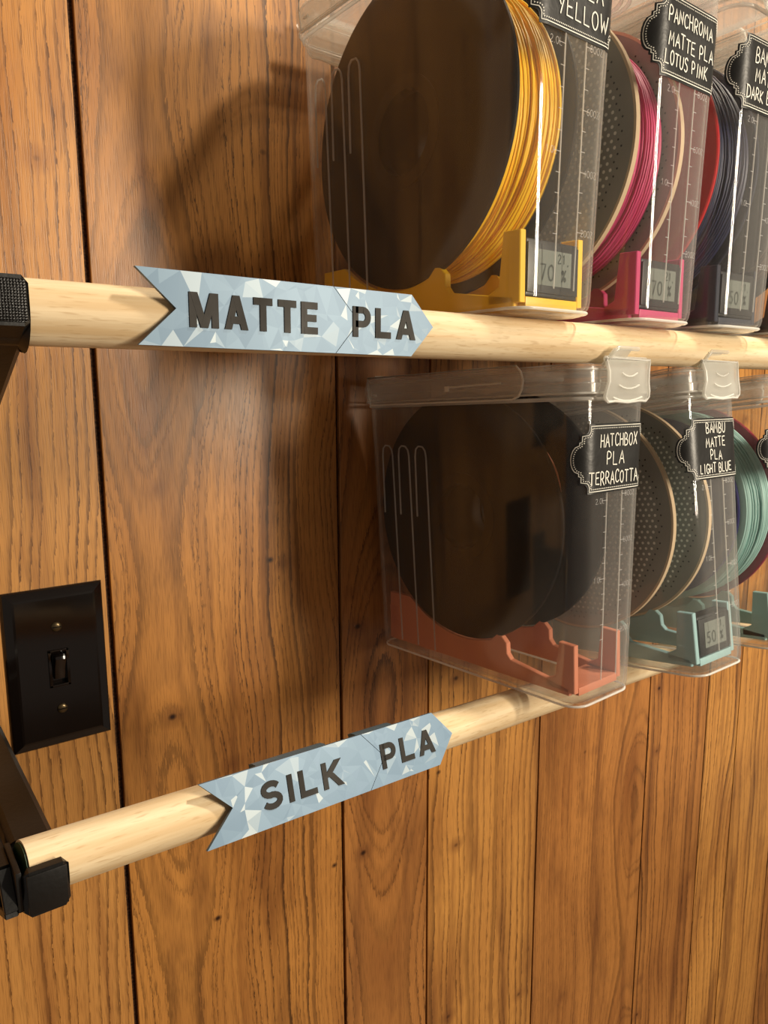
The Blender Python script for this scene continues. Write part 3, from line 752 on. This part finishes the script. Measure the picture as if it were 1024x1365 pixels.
spec = {
 'U0': ([('PLA', 9.5, 12, 2, 1), ('YELLOW', 9.5, 6, -11, 1)], (BLACK, BLACK, yel, 90), dict(), yel, '70', 'yellow', 'first clear container on the upper rod, label reading YELLOW'),
 'U1': ([('PANCHROMA', 8.5, 0, 12, .85), ('MATTE PLA', 8.5, 2, -1, .9), ('LOTUS PINK', 8, -2, -12.5, .85)], (GREYF, GREYF, pink, 86), dict(rim=CARD, perf=True), pink, '70', 'pink', 'clear container on the upper rod with label LOTUS PINK'),
 'U2': ([('BAMBU', 9.5, -2, 12, .9), ('MATTE', 9.5, 0, 0, .9), ('DARK BLUE', 8.5, -2, -12.5, .85)], (red, dnav, navy, 94.5), dict(near_r=98.5, far_r=100), dnav, '50', 'dark blue', 'clear container on the upper rod with label starting DARK B'),
 'U3': (None, (BLACK, BLACK, brown, 88), dict(), brown, '50', 'brown', 'clear container cut off by the right edge on the upper rod'),
 'L0': ([('HATCHBOX', 9, 4, 12, .8), ('PLA', 9.5, 0, 0, 1), ('TERRACOTTA', 9, 0, -13.5, .82)], (BLACK, BLACK, terr, 62), dict(), terr, None, 'terracotta', 'first clear container on the lower rod, label reading TERRACOTTA'),
 'L1': ([('BAMBU', 8, 2, 15.5, .9), ('MATTE', 8, 1, 5, .9), ('PLA', 8, 1, -5, .95), ('LIGHT BLUE', 7.5, 0, -15, .85)], (GREYF, GREYF, lblue, 58), dict(rim=CARD, perf=True), lblue, '50', 'light blue', 'clear container on the lower rod with label LIGHT BLUE'),
 'L2': ([('C', 9, -14, 14, 1)], (purp, crim, teal, 91), dict(near_r=87), teal, '50', 'pale teal', 'clear container cut off by the right edge on the lower rod'),
}
slab = {'U0': 'black spool of yellow filament inside the YELLOW container', 'U1': 'grey perforated spool of pink filament inside the LOTUS PINK container',
        'U2': 'red and navy spool of dark blue filament on the upper rod', 'U3': 'dark spool in the upper container cut off by the right edge',
        'L0': 'black nearly empty spool inside the TERRACOTTA container', 'L1': 'grey perforated spool with pale rims inside the LIGHT BLUE container',
        'L2': 'indigo and crimson spool of pale teal filament on the lower rod'}
for key, (words, sp, kw, cm, hyg, cn, lab) in spec.items():
    random.seed(hash(lab) % 1000 if 0 else sum(map(ord, lab)))
    up = 'upper' if key[0] == 'U' else 'lower'
    c = place(make_container(words, 5.0 if key[0] == 'L' else 0.0), key); tag(c, lab, 'container', 'clear lidded containers on the %s rod' % up)
    s = make_spool(*sp, **kw); place(s, key, (34, SPY, SPZ - SR)); s.location += s.rotation_euler.to_matrix() @ Vector((0, (-.005 if key[0] == 'U' else 0), 0)); tag(s, slab[key], 'spool', 'filament spools on the %s rod' % up)
    q = make_cradle(cm, 41 if key == 'L0' else 46); place(q, key, (34, 110, 3.6))
    tag(q, '%s plastic spool cradle in the bottom of the %s row container' % (cn, up), 'spool cradle', 'spool cradles in the %s row' % up)
    if hyg:
        h = make_hygrometer(hyg); place(h, key, (34, 14, 10))
        tag(h, 'small black digital hygrometer between the posts of the %s cradle' % cn, 'hygrometer', 'hygrometers in the %s row' % up)
# loose strand of terracotta filament between the flanges
bm = bmesh.new()
tube(bm, [(40 + 10*math.sin(j*.35), SPY - 66*math.cos(a_) , SPZ + 84*math.sin(a_)) for j, a_ in enumerate([math.radians(q) for q in range(-6, 92, 6)])], .9, 6)
st = link('loose_strand', bm, terr, [o for o in bpy.data.objects if o.name.startswith('filament_spool') and 'TERRACOTTA' in o.get('label', '')][0], 180)
st.location = st.parent.children[0].location

# ---------------------------------------------------------------- arrow signs
BW = {'M': 1.2, 'A': 1.0, 'T': .86, 'E': .78, 'P': .82, 'L': .74, 'S': .84, 'I': .22, 'K': .9}
def arc_(cx, cy, rx, ry, a, b, n=10): return [(cx + rx*math.cos(math.radians(a + (b-a)*i/n)), cy + ry*math.sin(math.radians(a + (b-a)*i/n))) for i in range(n+1)]
BG = {'M': [[(.12,0),(.12,1)],[(.88,0),(.88,1)],[(.16,1),(.5,0)],[(.84,1),(.5,0)]],
'A': [[(.14,0),(.5,1)],[(.86,0),(.5,1)],[(.25,.28),(.75,.28)]],
'T': [[(0,.89),(1,.89)],[(.5,0),(.5,1)]],
'E': [[(.15,0),(.15,1)],[(.15,.89),(1,.89)],[(.15,.5),(.92,.5)],[(.15,.11),(1,.11)]],
'P': [[(.15,0),(.15,1)],[(.15,.89),(.58,.89)] + arc_(.58, .66, .29, .23, 90, -90) + [(.15,.43)]],
'L': [[(.15,0),(.15,1)],[(.15,.11),(1,.11)]],
'I': [[(.5,0),(.5,1)]],
'K': [[(.15,0),(.15,1)],[(.88,1),(.22,.42)],[(.42,.55),(.92,0)]],
'S': [arc_(.5, .69, .36, .205, 25, 265, 12) + arc_(.5, .295, .38, .205, 85, -155, 12)]}
def sign(text_a, text_b, loc, xd, nrm, spans, label, L=156.0, Hh=31.0, seam=96.0):
    X_ = xd.normalized(); Y_ = -(nrm - X_*nrm.dot(X_)).normalized(); Z_ = X_.cross(Y_)
    t = empty('arrow_sign', loc, Matrix((X_, Y_, Z_)).transposed().to_euler()); h = Hh/2
    left = [(0, h), (seam - 2, h), (seam + 12.5, 0), (seam - 1, -h), (0, -h), (16.5, 0)]
    right = [(seam - 1.6, h), (L - 14.5, h), (L, 0), (L - 14.5, -h), (seam - .6, -h), (seam + 12.9, 0)]
    for poly in (left, right):
        bm = bmesh.new(); P = [Vector(p) for p in poly]; dense = []
        for a, b in zip(P, P[1:] + P[:1]):
            n = max(1, int((b-a).length/9)); dense += [a.lerp(b, i/n) for i in range(n)]
        x0, x1 = min(p.x for p in P), max(p.x for p in P); pts = []
        for i in range(75):
            pts.append(Vector((random.uniform(x0, x1), random.uniform(-h, h))))
        nb = len(dense); vv, ee, ff, *_ = delaunay_2d_cdt(dense + pts, [(i, (i+1) % nb) for i in range(nb)], [], 2, .001)
        vs = [bm.verts.new(V(p.x, 0, p.y)) for p in vv]; keep = []
        for f in ff:
            c = sum((vv[i] for i in f), Vector((0, 0)))/len(f); ins = False
            for a, b in zip(dense, dense[1:] + dense[:1]):
                if (a.y > c.y) != (b.y > c.y) and c.x < (b.x-a.x)*(c.y-a.y)/(b.y-a.y) + a.x: ins = not ins
            if ins: keep.append(bm.faces.new([vs[i] for i in f]))
        bmesh.ops.delete(bm, geom=[v for v in bm.verts if not v.link_faces], context='VERTS')
        cl = bm.loops.layers.float_color.new('facet')
        for f in bm.faces:
            f.normal_update()
            if f.normal.y > 0: f.normal_flip()
        for f in bm.faces:
            c = (random.random(), random.random(), random.random(), 1)
            for l in f.loops: l[cl] = c
        # solid back
        bnd = [e for e in bm.edges if e.is_boundary]
        r_ = bmesh.ops.extrude_edge_only(bm, edges=bnd); nv = [g for g in r_['geom'] if isinstance(g, bmesh.types.BMVert)]
        for v_ in nv: v_.co.y += 2.2*S
        sidef = [g for g in r_['geom'] if isinstance(g, bmesh.types.BMFace)]
        for f in sidef: f.material_index = 1
        be = [e for e in bm.edges if e.is_boundary]
        fb = bmesh.ops.contextual_create(bm, geom=be)['faces']
        for f in fb: f.material_index = 1
        link('sign_panel', bm, [FOIL, SIGNBACK], t)
    bm = bmesh.new(); fn = lambda u, v, l: V(u, -.12 - l, v)
    ch = 14.6; HS = 3.2
    for txt, x0_, x1_ in ((text_a,) + spans[0], (text_b,) + spans[1]):
        wds = [BW[c_] for c_ in txt]; gp = .26; tot = sum(wds) + gp*(len(txt)-1); k_ = (x1_ - x0_)/tot; xx = x0_
        for c_, wd in zip(txt, wds):
            bm = bmesh.new()
            for st in BG[c_]:
                P2 = [(xx + a*k_*wd, (b - .5)*ch) for a, b in st]
                if len(P2) == 2: bars = [P2]
                else: bars = None
                if bars:
                    (ax, ay), (bx, by) = P2; L2 = math.hypot(bx-ax, by-ay); nx, ny = -(by-ay)/L2*HS/2, (bx-ax)/L2*HS/2
                    if abs(bx-ax) > .5 and abs(by-ay) > .5: ex = HS/2/abs((by-ay)/L2); pg = [(ax-ex, ay), (ax+ex, ay), (bx+ex, by), (bx-ex, by)]
                    else: pg = [(ax+nx, ay+ny), (ax-nx, ay-ny), (bx-nx, by-ny), (bx+nx, by+ny)]
                    prism(bm, [(p_[0], p_[1]) for p_ in pg], -.42 - .03*BG[c_].index(st), .1, 'y')
                else:
                    n_ = len(P2); O = []; I = []
                    for i in range(n_):
                        a = P2[max(i-1, 0)]; b = P2[min(i+1, n_-1)]; L2 = math.hypot(b[0]-a[0], b[1]-a[1]); nx, ny = -(b[1]-a[1])/L2*HS/2, (b[0]-a[0])/L2*HS/2
                        O.append((P2[i][0]+nx, P2[i][1]+ny)); I.append((P2[i][0]-nx, P2[i][1]-ny))
                    for i in range(n_-1): prism(bm, [O[i], O[i+1], I[i+1], I[i]], -.42, .1, 'y')
            link('letter', bm, LETTER, t); xx += (wd + gp)*k_
    for a, b in ((38, 84), (106, 134)):
        bm = bmesh.new()
        # C-shaped clip gripping the rod behind the sign
        rr_ = RU + .15; cy_ = rr_ + 2.6
        pr = [(cy_ + (rr_)*math.cos(q), (rr_)*math.sin(q)) for q in [math.radians(x_) for x_ in range(75, 286, 14)]]
        po = [(cy_ + (rr_ + 2.2)*math.cos(q), (rr_ + 2.2)*math.sin(q)) for q in [math.radians(x_) for x_ in range(285, 74, -14)]]
        prism(bm, pr + po, a, b, 'x'); link('clip', bm, CLIPM, t, 30)
    tag(t, label, 'sign'); return t
random.seed(3)
ux = UR(101.5)
sign('MATTE', 'PLA', (101.5, ux[1] - RU - 2.8, ux[2] + 3.6), Vector((1, 0, -.009)), Vector((0, -1, 0)), ((22, 85), (105, 144)), 'blue-grey faceted arrow sign reading MATTE PLA on the upper rod')
lx_ = LR(125); n_ = Vector((0, -math.cos(.32), math.sin(.32)))
off = n_*(RL + 3.4)
sign('SILK', 'PLA', (127.5, lx_[1] + off.y, lx_[2] + off.z), Vector((1, .045, -.044)), n_, ((33, 85), (114, 157)), 'blue-grey faceted arrow sign reading SILK PLA on the lower rod', L=173, Hh=32.5, seam=104)
